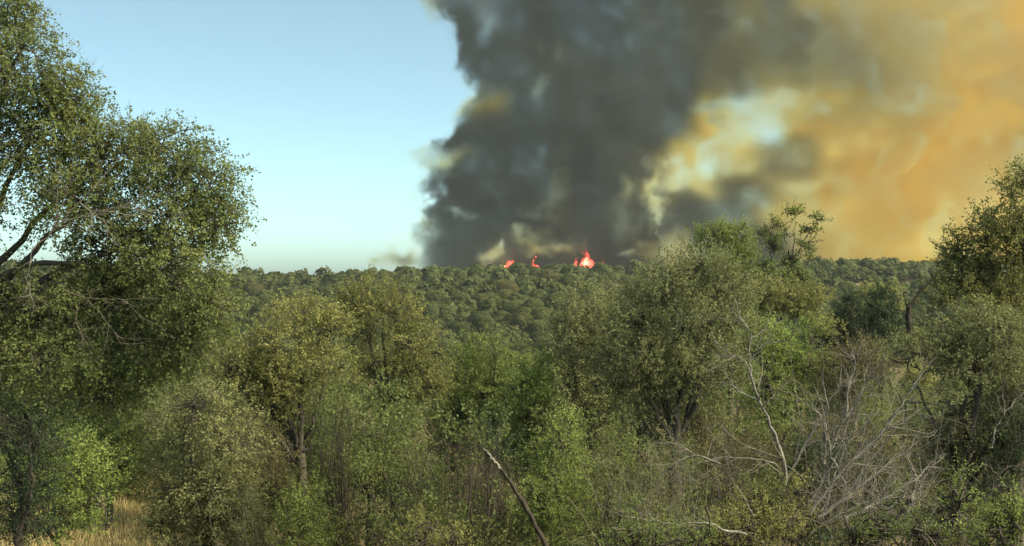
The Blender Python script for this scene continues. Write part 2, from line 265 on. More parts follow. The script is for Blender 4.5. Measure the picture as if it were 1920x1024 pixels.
# ---------------------------------------------------------------- ground: one sheet out to the horizon
def build_ground():
    gx=np.unique(np.r_[-1000,-800,np.arange(-500,-60,12),np.arange(-60,60.1,1.2),np.arange(72,520,12),650,800,1000])
    gy=np.unique(np.r_[-100,-40,np.arange(-10,60,1.2),np.arange(60,220,6),np.arange(220,760,8),900,1100,1300])
    X,Y=np.meshgrid(gx,gy,indexing='ij'); Z=ground_z(X,Y)
    nx,ny=X.shape; i=np.arange(nx*ny).reshape(nx,ny)
    Q=np.stack([i[:-1,:-1],i[1:,:-1],i[1:,1:],i[:-1,1:]],-1).reshape(-1,4)
    m,nt,o=mat('dry_soil')
    c=ramp(nt,noise_tex(nt,.5,6,rough=.65),[(.3,(.05,.043,.028)),(.5,(.10,.085,.05)),(.72,(.20,.165,.09))])
    d=nt.nodes.new('ShaderNodeBsdfPrincipled'); d.inputs['Roughness'].default_value=1; d.inputs['Specular IOR Level'].default_value=.05
    bp=nt.nodes.new('ShaderNodeBump'); bp.inputs['Distance'].default_value=.08; nt.links.new(noise_tex(nt,5,6),bp.inputs['Height']); nt.links.new(bp.outputs[0],d.inputs['Normal'])
    nt.links.new(c,d.inputs['Base Color']); nt.links.new(d.outputs[0],o.inputs['Surface'])
    me=mesh_from('ground',np.stack([X,Y,Z],-1).reshape(-1,3),Q,[m]); me.polygons.foreach_set('use_smooth',np.ones(len(Q),bool))
    tag(link('ground',me),'dry brown soil falling into the valley and rising to the wooded ridge',kind='structure')
build_ground()
def build_grass():
    rng=np.random.default_rng(4); n=46000
    x=rng.uniform(-18,4,n); y=rng.uniform(33,54,n)
    keep=(rng.random(n)<np.where(x<-9.6,1,.10)); x,y=x[keep],y[keep]; n=len(x)
    P=np.stack([x,y,ground_z(x,y)-.02],1); h=rng.uniform(.18,.5,n)*(1+.5*np.sin(x*1.3)*np.sin(y*1.1))
    D=norm(np.stack([rng.normal(0,.28,n),rng.normal(0,.28,n),np.ones(n)],1)); N=norm(rng.normal(0,1,(n,3)))
    V,Q=leaves(P,D,N,h,np.full(n,.022))
    m,nt,o=mat('straw'); g=nt.nodes.new('ShaderNodeNewGeometry')
    c=ramp(nt,g.outputs['Random Per Island'],[(0,(.30,.24,.10)),(.6,(.50,.41,.20)),(1,(.66,.56,.30))])
    d=nt.nodes.new('ShaderNodeBsdfDiffuse'); t=nt.nodes.new('ShaderNodeBsdfTranslucent'); mx=nt.nodes.new('ShaderNodeMixShader'); mx.inputs[0].default_value=.4
    nt.links.new(c,d.inputs[0]); nt.links.new(c,t.inputs[0]); nt.links.new(d.outputs[0],mx.inputs[1]); nt.links.new(t.outputs[0],mx.inputs[2]); nt.links.new(mx.outputs[0],o.inputs['Surface'])
    tag(link('dry_grass',mesh_from('dry_grass',V,Q,[m])),'straw coloured dry grass in the clearing at the foot of the left trees',kind='stuff')
build_grass()
# ---------------------------------------------------------------- far trees on the hillside
def crown_shape(rng,n,leaf,flat=.85,lumps=7):
    u=norm(rng.normal(0,1,(n,3))); u[:,2]=np.where(u[:,2]<-.35,-u[:,2],u[:,2])
    K=norm(rng.normal(0,1,(lumps,3))); K[:,2]=np.abs(K[:,2])*.8; K=norm(K)
    b=np.max(np.clip((u@K.T-.55)/.45,0,1)**.7,1)       # bulging lobes
    r=(.66+.36*b)*rng.uniform(.84,1.05,n)
    P=u*r[:,None]*np.array([1,1,flat]); Nn=norm(u+np.array([0,0,.35])+rng.normal(0,.4,(n,3)))
    D=norm(np.cross(Nn,rng.normal(0,1,(n,3)))); L=leaf*rng.uniform(.6,1.4,n)
    return P-D*L[:,None]*.45,D,Nn,L
def far_tree_mesh(name,seed,n,leaf,m,conic=False):
    rng=np.random.default_rng(seed); P,D,N,L=crown_shape(rng,n,leaf,flat=1.5 if conic else .85)
    if conic: s=1-np.clip((P[:,2]+.3)/2.1,0,1)*.8; P[:,:2]*=s[:,None]*.8
    P[:,2]+=1.05 if not conic else 1.1
    V,Q=leaves(P,D,N,L,L*.8)
    tv,tq=tubes(np.array([[[0,0,-.3],[.03,0,.3],[0,.02,1.]]]),np.array([[.07,.055,.03]]),6)
    V2,Q2=join([(V,Q),(tv,tq)]); mi=np.r_[np.zeros(len(Q)),np.ones(len(tq))]
    return mesh_from(name,V2,Q2,[m,M['bark']],matidx=mi)
FAR=[far_tree_mesh('hillside_tree',100+k,2000,.115,M['far']) for k in range(6)]
FAR_T=far_tree_mesh('dry_hillside_tree',120,1700,.115,M['tan'])
FAR_C=[far_tree_mesh('hillside_juniper',130+k,1700,.11,M['dark'],True) for k in range(2)]
def hill_points():
    rng=np.random.default_rng(12); pts=[]
    for y in np.arange(362,668,4.6):
        for x in np.arange(-.45*y-8,.45*y+8,5.3):
            xx=x+rng.uniform(-2,2); yy=y+rng.uniform(-2,2); px=960+F*xx/yy
            pts.append((xx,yy,px,rng.choice([2.0,2.6,3.1,3.7,4.3],p=[.2,.3,.25,.17,.08])*rng.uniform(.9,1.1)*(1.1 if yy>600 else 1)))
    return np.array(pts)
def build_hill():
    rng=np.random.default_rng(5); H=hill_points(); z=ground_z(H[:,0],H[:,1]); H=np.c_[H,z]
    top=512-F*(z+H[:,3]*1.9-EYE)/H[:,1]
    # keep what the hillside shows: the near slope, its crest and the far ridge
    keep=~((H[:,1]>528)&(H[:,1]<608))
    H=H[keep]; top=top[keep]
    vis=((H[:,2]>405)&(H[:,2]<1215)|(H[:,2]>1500)&(H[:,2]<1780))&(top<672)&(H[:,1]<528)
    order=np.argsort(-(H[:,3]/H[:,1])*vis-rng.uniform(0,.0015,len(H))); chosen=order[:270]; used=set(chosen.tolist())
    labs=['rounded dark green oak in the wood covering the near face of the hill','rounded mid green oak in the wood covering the near face of the hill']
    for c in chosen:
        x,y,px,s,z=H[c]; r=rng.random()
        if y>490 and r<.16: me,lab,nm,grp=FAR_T,'dry tan crowned tree among green ones near the crest of the hill','hillside_tree','dry trees near the hill crest'
        elif r>.90: me,lab,nm,grp=FAR_C[int(rng.integers(2))],'pointed dark juniper among rounded oaks on the far hillside','hillside_juniper','junipers on the far hillside'
        else: k=int(rng.integers(6)); me=FAR[k]; nm='hillside_tree'; lab='rounded green oak in the wood covering the near face of the hill'; grp='oaks on the far hillside'
        d='low down' if y<425 else 'halfway up' if y<475 else 'near the crest'
        b=next(t for q,t in [(560,'right of the drooping live oak'),(700,'above the forked trunk oak'),(830,'above the tall narrow oak'),(960,'above the middle gap'),(1120,'above the ragged topped oak'),(1300,'left of the largest olive crown'),(1600,'left of the junipers'),(9999,'right of the open crowned oak')] if px<q)
        base={'hillside_juniper':'pointed dark juniper','hillside_tree':'round green oak'}[nm] if me is not FAR_T else 'dry tan tree'
        lab=f'{base} on far hillside, {d}, {b}'
        o=link(nm,me,None,(x,y,z-.3)); o.scale=(s,s,s*rng.uniform(.8,1.15)); o.rotation_euler=(0,0,rng.uniform(0,6.28)); tag(o,lab,'tree',grp)
    rest=[i for i in range(len(H)) if i not in used]; parts={0:[],1:[]}
    protos=[]
    for k in range(4):
        P,D,N,L=crown_shape(np.random.default_rng(200+k),84,.52); P[:,2]+=.95; protos.append(leaves(P,D,N,L,L*.85))
    for i in rest:
        x,y,px,s,z=H[i]; V,Q=protos[int(rng.integers(4))]; a=rng.uniform(0,6.28); ca,sa=math.cos(a),math.sin(a)
        W=V@np.array([[ca,sa,0],[-sa,ca,0],[0,0,1]])*np.array([s,s,s*rng.uniform(.8,1.2)])+np.array([x,y,z-.3])
        parts[0].append((W,Q))
    V,Q=join(parts[0]); o=link('distant_woods',mesh_from('distant_woods',V,Q,[M['far']]))
    tag(o,'dense green wood covering the hillside and the ridge below the smoke',kind='stuff')
    print('hill trees',len(chosen),'rest',len(rest),'tris',len(Q)*2)
build_hill()

def build_haze():
    x0,x1,y0,y1,z0,z1=-1010,1010,-110,1310,-40,345
    V=[(x,y,z) for x in (x0,x1) for y in (y0,y1) for z in (z0,z1)]; Q=[(0,1,3,2),(4,6,7,5),(0,4,5,1),(2,3,7,6),(0,2,6,4),(1,5,7,3)]
    m,nt,o=mat('haze'); v=nt.nodes.new('ShaderNodeVolumePrincipled'); v.inputs['Color'].default_value=(.78,.88,.95,1); v.inputs['Density'].default_value=HAZE; v.inputs['Anisotropy'].default_value=.1
    nt.links.new(v.outputs[0],o.inputs['Volume']); tag(link('haze',mesh_from('haze',V,Q,[m])),'thin pale haze filling the valley air',kind='stuff')
HAZE=.00007
build_haze()

# ---------------------------------------------------------------- near trees
DENS=1.9
def lump_field(rng,k=9,lo=.8,hi=3.0):
    K=rng.normal(0,1,(k,3)); K=norm(K)*rng.uniform(lo,hi,(k,1))*2*np.pi/2; ph=rng.uniform(0,6.28,k)
    return lambda p: np.sin(p@K.T+ph).sum(1)/math.sqrt(k/2)
def make_crown(lobes,Y,rng,leaf=.07,dens=55,spray=(.25,.5),up=.5,droop=0.,nleaf=18,lf=.80,gaps=(),gap_thr=-1.1,depth=1.,spread=.6,wid=.72,shell=.62):
    dens=dens*DENS; leaf=leaf*lf
    """lobes: (px,py,rx,ry[,dy]) -> leaves + clusters."""
    field=lump_field(rng,10,.35,1.4); CP=[];CD=[];CN=[]; cen=[]
    for lb in lobes:
        px,py,rx,ry=lb[:4]; dy=lb[4] if len(lb)>4 else rng.uniform(-.5,.5)*depth
        c=at(px,py,Y)+np.array([0,dy,0]); rx=rx/F*Y; rz=ry/F*Y; ryy=(rx+rz)/2*depth; cen.append((c,rx,rz))
        n=int(dens*1.15*4*math.pi*((rx*rz+rx*ryy+rz*ryy)/3)/3)
        u=norm(rng.normal(0,1,(n,3))); K=norm(rng.normal(0,1,(6,3))); b=np.max(np.clip((u@K.T-.4)/.6,0,1),1)
        rho=(1-shell*rng.random(n)**1.4)*(.80+.34*b+rng.normal(0,.05,n))
        p=c+u*np.array([rx,ryy,rz])*rho[:,None]
        d=norm(u*spread+np.array([0,0,up-droop])+rng.normal(0,.45,(n,3))); CP.append(p);CD.append(d);CN.append(u)
    P=np.concatenate(CP);D=np.concatenate(CD);CN=np.concatenate(CN)
    keep=field(P)>gap_thr
    q=960+F*P[:,0]/P[:,1]; w=512-F*(P[:,2]-EYE)/P[:,1]
    for gx,gy,gr in gaps: keep&=~(((q-gx)**2+(w-gy)**2)<gr*gr*rng.uniform(.5,1.4,len(q)))
    keep&=P[:,2]>ground_z(P[:,0],P[:,1])+.1
    P=P[keep];D=D[keep];CN=CN[keep]; n=len(P)
    sl=rng.uniform(*spray,n); s=(np.arange(nleaf)+rng.random((n,nleaf)))/nleaf
    bend=np.array([0,0,-1.])*(.25+droop)
    LP=P[:,None]+D[:,None]*(s*sl[:,None])[...,None]+bend*((s**2)*sl[:,None]*.5)[...,None]+rng.normal(0,leaf*.55,(n,nleaf,3))
    LD=norm(D[:,None]*.5+rng.normal(0,.6,(n,nleaf,3))+np.array([0,0,-droop*.7])); LN=norm(rng.normal(0,.55,(n,nleaf,3))+CN[:,None]*.8+np.array([0,0,.45]))
    m=n*nleaf; L=leaf*rng.uniform(.6,1.3,m)
    V,Q=leaves(LP.reshape(-1,3),LD.reshape(-1,3),LN.reshape(-1,3),L,L*wid)
    return V,Q,P,D,sl,cen
def plant(name,label,cat,Y,base,lobes,m,seed,leafkw={},limbs=None,r0=.14,twigs=.25,bark='bark',twigm='bark',auto=6,group=None,trunk_top=None,extra=None):
    rng=np.random.default_rng(seed)
    V,Q,CP,CD,sl,cen=make_crown(lobes,Y,rng,**leafkw)
    bx=at(base,500,Y)[0]; b=np.array([bx,Y,float(ground_z(bx,Y))-.15])
    root=bpy.data.objects.new(name,None); COL.objects.link(root); root.location=b; root.empty_display_size=.2
    tag(root,label,cat,group)
    if trunk_top is None:
        mc=np.mean([c[0] for c in cen],0); fork=b+(mc-b)*np.array([.45,.5,.5])
    else: fork=at(trunk_top[0],trunk_top[1],Y)
    if r0>0:
        mid=(b+fork)/2+rng.normal(0,.12,3)*np.array([1,1,0])
        tube_obj('trunk',[b,mid,fork],r0*1.15,r0*.72,root,M[bark],rng,base=b,k=9)
        ls=[]
        if limbs:
            for L in limbs:
                pts=[at(p[0],p[1],Y)+np.array([0,p[2] if len(p)>2 else 0,0]) for p in L[1]]; ls.append((pts,L[0]))
        big=sorted(cen,key=lambda c:-c[1]*c[2])[:auto]
        for c,rx,rz in big:
            mid=fork*.45+c*.55+rng.normal(0,.18,3)+np.array([0,0,-.1]); end=c+np.array([rng.uniform(-.4,.4)*rx,rng.uniform(-.3,.3)*rx,rz*.45])
            ls.append(([fork-(fork-b)*rng.uniform(0,.12),mid,c,end],r0*rng.uniform(.4,.6)))
        for pts,r in ls: tube_obj('limb',pts,r,r*.22,root,M[bark],rng,n=14,k=7,jit=.03,base=b)
        # boughs from the limbs out to clusters, and the thin twigs that carry the leaves
        nb=min(len(CP),int(26*len(cen))); pick=rng.choice(len(CP),nb,replace=False) if nb else []
        C=np.array([c[0] for c in cen]); segs=[];rad=[]
        for i in pick:
            c=C[np.argmin(((C-CP[i])**2).sum(1))]; a=c+rng.normal(0,.15,3); e=CP[i]; mm=(a+e)/2+rng.normal(0,.12,3)
            segs.append(smooth_line([a,mm,e],5,rng,.02)-b); rr=rng.uniform(.008,.022); rad.append(np.linspace(rr,rr*.4,5))
        parts=[]
        if len(segs): parts.append(tubes(np.array(segs),np.array(rad),4))
        k=np.nonzero(rng.random(len(CP))<twigs)[0]
        if len(k):
            A=CP[k]-CD[k]*.12-b; E=CP[k]+CD[k]*sl[k,None]*1.05-b; Mi=(A+E)/2+rng.normal(0,.03,A.shape)
            parts.append(tubes(np.stack([A,Mi,E],1),np.tile([.006,.005,.002],(len(k),1))*(Y/24),3))
        if parts:
            tv,tq=join(parts); tag(link('twigs',mesh_from('twigs',tv,tq,[M[twigm]]),root),kind='stuff')
    link('crown',mesh_from(name+'_crown',V-b,Q,[M[m]]),root)
    return root,len(Q)
TRIS=[0]
def P_(*a,**k):
    r,n=plant(*a,**k); TRIS[0]+=2*n; return r
def grow(start,d,length,r,depth,rng,out,lift=.15,wob=.35,kids=(3,5),shrink=.62,nseg=7,angle=.7):
    p=start.copy(); pts=[p.copy()]; dd=d.copy()
    for k in range(nseg):
        dd=norm(dd+rng.normal(0,wob,3)*.35+np.array([0,0,lift*.15])); p=p+dd*length/nseg; pts.append(p.copy())
    pts=np.array(pts); rr=np.linspace(r,r*.35,nseg+1); out.append((depth,pts,rr))
    if depth<=0: return
    for _ in range(rng.integers(*kids)):
        i=int(rng.integers(2,nseg+1)); nd=norm((pts[i]-pts[i-1])+norm(rng.normal(0,1,3))*np.linalg.norm(pts[i]-pts[i-1])*angle*1.6)
        grow(pts[i],nd,length*shrink*rng.uniform(.6,1.1),rr[i]*.6,depth-1,rng,out,lift,wob,kids,shrink,nseg,angle)
def dead_wood(name,label,cat,Y,limbs,seed,m='dead',tw='twig',depth=2,kids=(4,7),sub=.5,base=None,first='trunk',rest='limb',tr=.011,perp=.8,group=None,lift=.2):
    """limbs: (r0, r1, [(px,py,dy)...]); the first one is the trunk."""
    rng=np.random.default_rng(seed); L0=limbs[0]; b=at(L0[2][0][0],L0[2][0][1],Y)+np.array([0,L0[2][0][2] if len(L0[2][0])>2 else 0,0])
    root=bpy.data.objects.new(name,None); COL.objects.link(root); root.location=b; root.empty_display_size=.2; tag(root,label,cat,group)
    segs=[]
    for j,(r0,r1,pl) in enumerate(limbs):
        pts=smooth_line([at(p[0],p[1],Y)+np.array([0,p[2] if len(p)>2 else 0,0]) for p in pl],16,rng,.012); 
        rr=np.linspace(r0,r1,16)*.68*(1+rng.normal(0,.10,16)); V,Q=tubes((pts-b)[None],rr[None],7)
        me=mesh_from(rest,V,Q,[M[m]]); me.polygons.foreach_set('use_smooth',np.ones(len(Q),bool)); link(first if j==0 else rest,me,root)
        ln=np.linalg.norm(pts[-1]-pts[0])
        if depth>0:
            for _ in range(int(rng.integers(*kids))):
                i=int(rng.integers(3,15)); t=norm(pts[i+1]-pts[i]); nd=norm(t+norm(rng.normal(0,1,3))*perp)
                grow(pts[i],nd,ln*sub*rng.uniform(.4,1),max(tr,rr[i]*.5),depth-1,rng,segs,lift=lift)
    if segs:
        V,Q=tubes(np.array([s[1] for s in segs])-b,np.array([s[2] for s in segs]),4)
        tag(link('twigs',mesh_from('twigs',V,Q,[M[tw]]),root),kind='stuff')
    return root
def brush(name,label,cat,Y,cx,cy,rx,ry,n,seed,m='twig',length=.75,r=.006,lift=-.1,group=None,leafm=None,leafn=0,leaf=.05):
    """a thicket of bare thin stems rising from one root."""
    rng=np.random.default_rng(seed); X=at(cx,cy,Y); b=np.array([X[0],Y,float(ground_z(X[0],Y))]); top=X[2]+ry/F*Y; H=max(top-b[2],.8); RX=rx/F*Y
    root=bpy.data.objects.new(name,None); COL.objects.link(root); root.location=b; tag(root,label,cat,group)
    segs=[]
    for _ in range(n):
        e=np.array([rng.normal(0,.6)*RX,rng.normal(0,.5)*RX,H*rng.uniform(.3,.95)]); s=e*np.array([.35,.35,0])
        mid=(s+e)/2+rng.normal(0,.12,3)*H*.5; pts=smooth_line([s,mid,e],8,rng,.03); segs.append((1,pts,np.linspace(r*2.2,r*.7,8)))
        for _ in range(int(rng.integers(4,8))):
            i=int(rng.integers(2,8)); i=min(i,7); nd=norm(pts[i]-pts[i-1]+norm(rng.normal(0,1,3))*.9*np.linalg.norm(pts[i]-pts[i-1])); grow(pts[i],nd,length*rng.uniform(.4,1),r,1,rng,segs,lift=lift,kids=(2,4))
    segs=[(d,q if len(q)==8 else q,w) for d,q,w in segs]
    V,Q=tubes(np.array([s[1] for s in segs]),np.array([s[2] for s in segs]),3)
    tag(link('stems',mesh_from('stems',V,Q,[M[m]]),root),kind='stuff')
    if leafn:
        A=np.concatenate([s[1][3:] for s in segs]); i=rng.integers(0,len(A),leafn); Pn=A[i]+rng.normal(0,.05,(leafn,3))
        V,Q=leaves(Pn,norm(rng.normal(0,1,(leafn,3))+np.array([0,0,.3])),norm(rng.normal(0,1,(leafn,3))+np.array([0,0,.6])),leaf*rng.uniform(.6,1.3,leafn),leaf*.5*np.ones(leafn))
        link('foliage',mesh_from('foliage',V,Q,[M[leafm]]),root); TRIS[0]+=2*len(Q)
    return root

LAND=[(120,'beneath the drooping live oak'),(300,'above the dry grass clearing'),(440,'around the lichened oak'),(560,'left of the dark forked trunk'),(660,'right of the dark forked trunk'),(770,'around the short dark trunk'),(880,'above the yellowish shrub'),
 (990,'beside the leaning snag'),(1100,'around the bright bushy juniper'),(1220,'above the pale fallen branch'),(1340,'below the largest olive oak'),(1460,'around the pale dead tree'),(1600,'behind the brush pile'),(1740,'below the dark forked snag'),(1850,'beneath the right oaks'),(9999,'by the right frame edge')]
def near(px): return next(t for q,t in LAND if px<q)
def row(Y): return next(t for q,t in [(31,'in the front row'),(36,'in the second row'),(41,'in the third row'),(48,'in the fourth row'),(55.5,'in the fifth row'),(999,'in the rearmost row')] if Y<q)
def deep(Y): return next(t for q,t in [(66,'just past the undergrowth'),(88,'in the near valley'),(117,'in the far valley'),(999,'at the foot of the hill')] if Y<q)
def size(s): return 'low' if s<.95 else 'middling' if s<1.2 else 'tall'
USED={}
def unique(t,k): USED[t]=USED.get(t,0)+1; return t
# ---------------------------------------------------------------- the near and middle wood, one plant at a time
OAKL=dict(leaf=.062,dens=72,spray=(.22,.45),up=.25,droop=.35,nleaf=20,gap_thr=-1.25,depth=.9)
P_('live_oak','huge spreading live oak with drooping branches filling the upper left, sky showing through it','tree',21,-230,
 [(-40,30,90,70),(35,25,50,50),(30,130,110,80),(120,175,75,60),(60,250,140,90),(185,290,110,80),(290,280,95,65),(360,340,80,75),(405,410,58,60),(300,420,120,70),(150,380,110,60),(-60,380,90,110),
  (200,470,110,50),(340,520,95,80),(405,580,50,60),(210,560,130,70),(60,570,130,60),(250,660,90,70),(110,670,120,60),(330,640,60,60),(-20,690,90,70),(-50,520,80,80),(180,740,80,50)],
 'oak',1,dict(OAKL,gaps=[(48,392,20),(40,410,16),(100,503,17),(75,500,12),(180,470,12),(232,358,9),(165,342,8),(15,310,9),(300,395,9),(345,440,8),(60,205,8),(140,495,12),(250,480,9)]),
 limbs=[(.085,[(-120,700),(-40,560,.2),(40,500,.1),(80,455,-.2),(135,420,-.3),(215,350,0)]),(.07,[(-60,560),(40,497),(130,492,-.2),(240,512,.1),(330,560,.2),(400,610,.2)]),
  (.05,[(-60,600),(80,530,.1),(180,590,0),(290,640,0)]),(.05,[(-90,430),(0,290,.3),(60,290,.2),(120,300,.2)]),(.045,[(-40,620,-.5),(10,640,-.8),(45,700,-.8)]),(.05,[(-90,250),(0,110,.3),(50,60,.3)])],
 r0=.2,twigs=.35,auto=7,trunk_top=(-190,620))
dead_wood('dead_branch','pale bare dead branch of many twigs hanging in front of the left live oak','branch',19.2,
 [(.02,.008,[(60,470),(110,420),(160,370),(190,340)]),(.015,.005,[(110,420),(170,400),(240,385),(300,400)]),(.015,.005,[(150,380),(200,420),(215,460)]),(.012,.005,[(60,470),(50,520),(60,560)])],3,m='twig',depth=2,kids=(5,9),sub=.7,first='stem',rest='fork',tr=.006)
dead_wood('dead_branch','thin grey leafless branch drooping below the left live oak','branch',19.4,
 [(.018,.005,[(120,545),(160,560),(200,600),(230,650)]),(.014,.005,[(160,560),(230,560),(270,600)]),(.012,.004,[(150,560),(140,600),(160,640)])],9,m='moss',tw='moss',depth=2,kids=(5,9),sub=.7,first='stem',rest='fork',tr=.006)
G=dict(leaf=.085,dens=26,spray=(.3,.6),up=.5,nleaf=20)
def g(**k): return dict(G,**k)
P_('juniper','dark juniper under the left live oak beside the frame edge','tree',26,30,[(30,730,80,70),(60,800,90,70),(-10,820,80,90),(90,740,60,50),(20,900,90,80),(20,975,90,55)],'dark',21,g(leaf=.06,dens=42,up=.2))
P_('oak_sapling','yellow green leafy young tree lighting up beneath the left live oak','tree',31,110,[(100,850,85,50),(60,905,75,60),(150,890,75,60),(190,940,50,50),(100,960,110,45),(40,960,70,40)],'bright',22,g(dens=30,leaf=.075),r0=.09)
P_('oak','soft green oak behind the left live oak above the clearing','tree',38,200,[(180,780,80,70),(250,740,70,60),(120,740,80,60),(210,850,70,60),(290,800,60,70)],'green',23,g())
P_('bush','soft green bush standing directly behind the dry grass clearing','bush',44,215,[(250,905,55,55),(180,920,55,45),(300,870,50,60),(235,850,60,50),(120,925,50,40)],'green',92,g(dens=26),r0=.05)
P_('oak','pale blue green oak crown far behind the drooping live oak','tree',52,330,[(350,680,60,45),(410,670,50,40),(300,700,60,50),(430,730,60,50),(360,740,70,50)],'grey',24,g(dens=18,leaf=.11))
P_('oak','grey green oak with hanging lichened sprays right of the dry clearing','tree',32,390,[(370,760,75,65),(330,840,75,75),(430,820,70,70),(400,905,85,75),(330,920,50,80),(310,985,40,60),(440,960,70,70),(380,990,80,50)],'grey',25,g(dens=30,droop=.35,leaf=.075),r0=.16)
P_('oak','broad crowned oak on a dark forked trunk, left of the tallest middle oak','tree',36,562,[(560,600,75,45),(515,640,60,50),(610,630,60,50),(480,700,70,60),(560,690,60,40),(640,690,50,50),(500,770,70,50),(440,700,50,60),(530,720,60,40)],'olive',26,g(up=.4),
 limbs=[(.10,[(563,900),(566,800),(560,720),(592,680),(620,645)]),(.07,[(566,850),(610,820),(640,830)]),(.06,[(560,890),(530,850),(510,838)]),(.07,[(562,800),(530,740),(500,700)])],r0=.19,trunk_top=(564,850))
P_('juniper','rusty brown leaved juniper leaning on the dark forked trunk','tree',34.5,490,[(480,830,55,45),(500,880,50,50),(450,870,45,40),(520,940,30,50),(480,900,40,50)],'brown',27,g(leaf=.065,dens=34,droop=.4,up=.2),r0=.1)
P_('oak','tall narrow olive green oak, highest crown of the middle left','tree',39,735,[(700,560,55,42),(745,590,50,50),(690,620,60,55),(760,650,60,50),(700,690,60,60),(770,700,60,50),(660,575,30,35),(800,720,45,40),(730,740,60,50)],'olive',28,g(),
 limbs=[(.09,[(736,860),(736,790),(755,765),(785,758)]),(.09,[(736,800),(725,720),(720,640),(715,580)])],r0=.17,trunk_top=(736,800))
P_('oak','dense bright green young oak on a short dark trunk at the bottom','tree',33.5,692,[(690,815,75,50),(640,855,60,55),(745,860,65,55),(690,880,85,50),(610,890,40,35)],'green',29,g(dens=32,leaf=.075),
 limbs=[(.06,[(694,960),(730,920),(760,880)]),(.05,[(692,960),(650,990),(620,1030)])],r0=.13,trunk_top=(694,930))
P_('oak','mid green oak with sunlit right shoulder in the middle','tree',46,900,[(870,690,60,45),(930,660,50,40),(905,740,75,55),(970,720,55,50),(850,780,60,55),(940,800,75,60),(1000,690,40,35)],'green',30,g(leaf=.1,dens=20))
P_('oak','yellow green oak between the sunlit oak and the bent dark branch','tree',43,985,[(985,720,50,55),(1015,690,35,35),(1000,780,60,60),(960,840,60,60)],'bright',31,g(leaf=.095,dens=20))
P_('oak','olive oak with ragged pointed top left of the largest crown','tree',42,1110,[(1105,585,52,42),(1140,620,50,45),(1080,640,50,50),(1120,690,75,60),(1075,720,55,55),(1150,740,70,60),(1050,600,18,22)],'grey',32,g(leaf=.09,dens=24,spray=(.35,.75),up=.7),
 limbs=[(.06,[(1125,790),(1150,750),(1110,720),(1085,705)])])
P_('live_oak','largest pale olive oak at centre right with spiky upright shoots','tree',37,1265,[(1305,505,60,38),(1240,545,65,45),(1345,545,65,50),(1190,600,60,50),(1280,610,80,60),(1370,610,60,60),(1200,680,75,60),(1290,700,85,60),(1240,760,80,50),(1160,700,50,60),(1350,690,50,50)],
 'grey',33,g(dens=30,spray=(.35,.85),up=.8),limbs=[(.08,[(1265,800),(1240,720),(1220,640),(1215,600)]),(.08,[(1265,780),(1300,700),(1320,600)])],r0=.22)
P_('oak','green topped oak standing behind the largest olive crown against the smoke','tree',49,1365,[(1335,440,36,24),(1385,442,32,24),(1360,475,58,32),(1405,500,36,34),(1340,510,50,40)],'green',34,g(leaf=.105,dens=24),
 limbs=[(.07,[(1380,620),(1385,530),(1395,470)]),(.06,[(1380,600),(1360,520),(1330,450)])],trunk_top=(1380,590))
P_('oak','open crowned oak with see-through branches rising against the orange smoke','tree',47,1475,[(1452,418,15,11),(1488,396,18,10),(1530,410,11,9),(1468,440,12,9),(1515,432,18,7),(1446,462,18,14),(1508,462,16,8),(1480,492,20,12),(1430,505,20,12),(1522,482,10,8),(1440,440,12,11),(1490,520,36,16)],
 'green',35,g(leaf=.10,dens=36,spray=(.2,.4),shell=.8,nleaf=13),limbs=[(.045,[(1465,620),(1472,540),(1490,490),(1510,450),(1528,415)]),(.035,[(1468,560),(1450,500),(1440,455),(1450,420)]),(.03,[(1480,515),(1488,460),(1492,400)]),(.03,[(1510,455),(1548,450)])],r0=.09,auto=0,trunk_top=(1466,590),twigs=.5)
P_('oak','bright yellow green oak in front of the dark junipers','tree',41,1460,[(1425,610,45,35),(1475,650,55,45),(1530,640,45,35),(1440,700,55,50),(1510,700,50,45),(1400,660,40,40),(1480,760,60,50)],'bright',36,g(leaf=.09,dens=24),
 limbs=[(.04,[(1470,690),(1510,660),(1545,655)]),(.04,[(1470,760),(1500,730),(1530,735)])])
P_('oak','green oak filling the gap below the open crowned oak','tree',45,1490,[(1480,560,60,34),(1530,575,50,34),(1430,560,50,34),(1555,600,36,30)],'olive',37,g(leaf=.1,dens=22))
P_('juniper','dark dense juniper, left one of the dark pair below the far ridge','tree',60,1590,[(1596,562,14,16),(1590,590,30,30),(1600,630,48,36),(1580,650,50,40)],'dark',38,g(leaf=.12,dens=20,up=.9))
P_('juniper','dark dense juniper, right one of the dark pair beside the snag','tree',58,1655,[(1655,552,13,15),(1650,578,28,30),(1665,615,44,36),(1640,640,50,36)],'dark',39,g(leaf=.12,dens=20,up=.9))
P_('oak','yellow green round oak behind the dark juniper pair','tree',82,1625,[(1632,548,26,15),(1668,545,22,13),(1650,580,50,26)],'olive',40,g(leaf=.14,dens=12))
P_('shrub','brown green shrub below the dark juniper pair','shrub',40,1560,[(1560,700,45,40),(1600,670,45,32),(1640,690,50,40),(1590,740,50,40)],'brown',41,g(leaf=.08,dens=24),r0=.06)
P_('live_oak','tall green oak at the right edge reaching highest against the bright smoke','tree',27,1890,[(1895,350,34,22),(1905,395,42,30),(1930,330,30,30),(1850,445,42,30),(1905,460,55,45),(1800,470,26,30),(1785,432,9,8),(1840,520,70,50),(1785,560,50,45),(1900,560,80,70),(1860,640,90,60),(1790,640,50,50),(1930,440,50,60),(1820,500,50,40),(1870,420,34,30),(1830,590,80,55),(1775,610,45,42)],
 'olive',42,g(leaf=.07,dens=44,up=.5,spray=(.2,.5)),limbs=[(.08,[(1895,760),(1900,600),(1905,480),(1903,380),(1897,345)]),(.06,[(1890,700),(1850,580),(1815,500),(1790,440)]),(.05,[(1900,600),(1860,500),(1845,440)])],r0=.2,trunk_top=(1893,740))
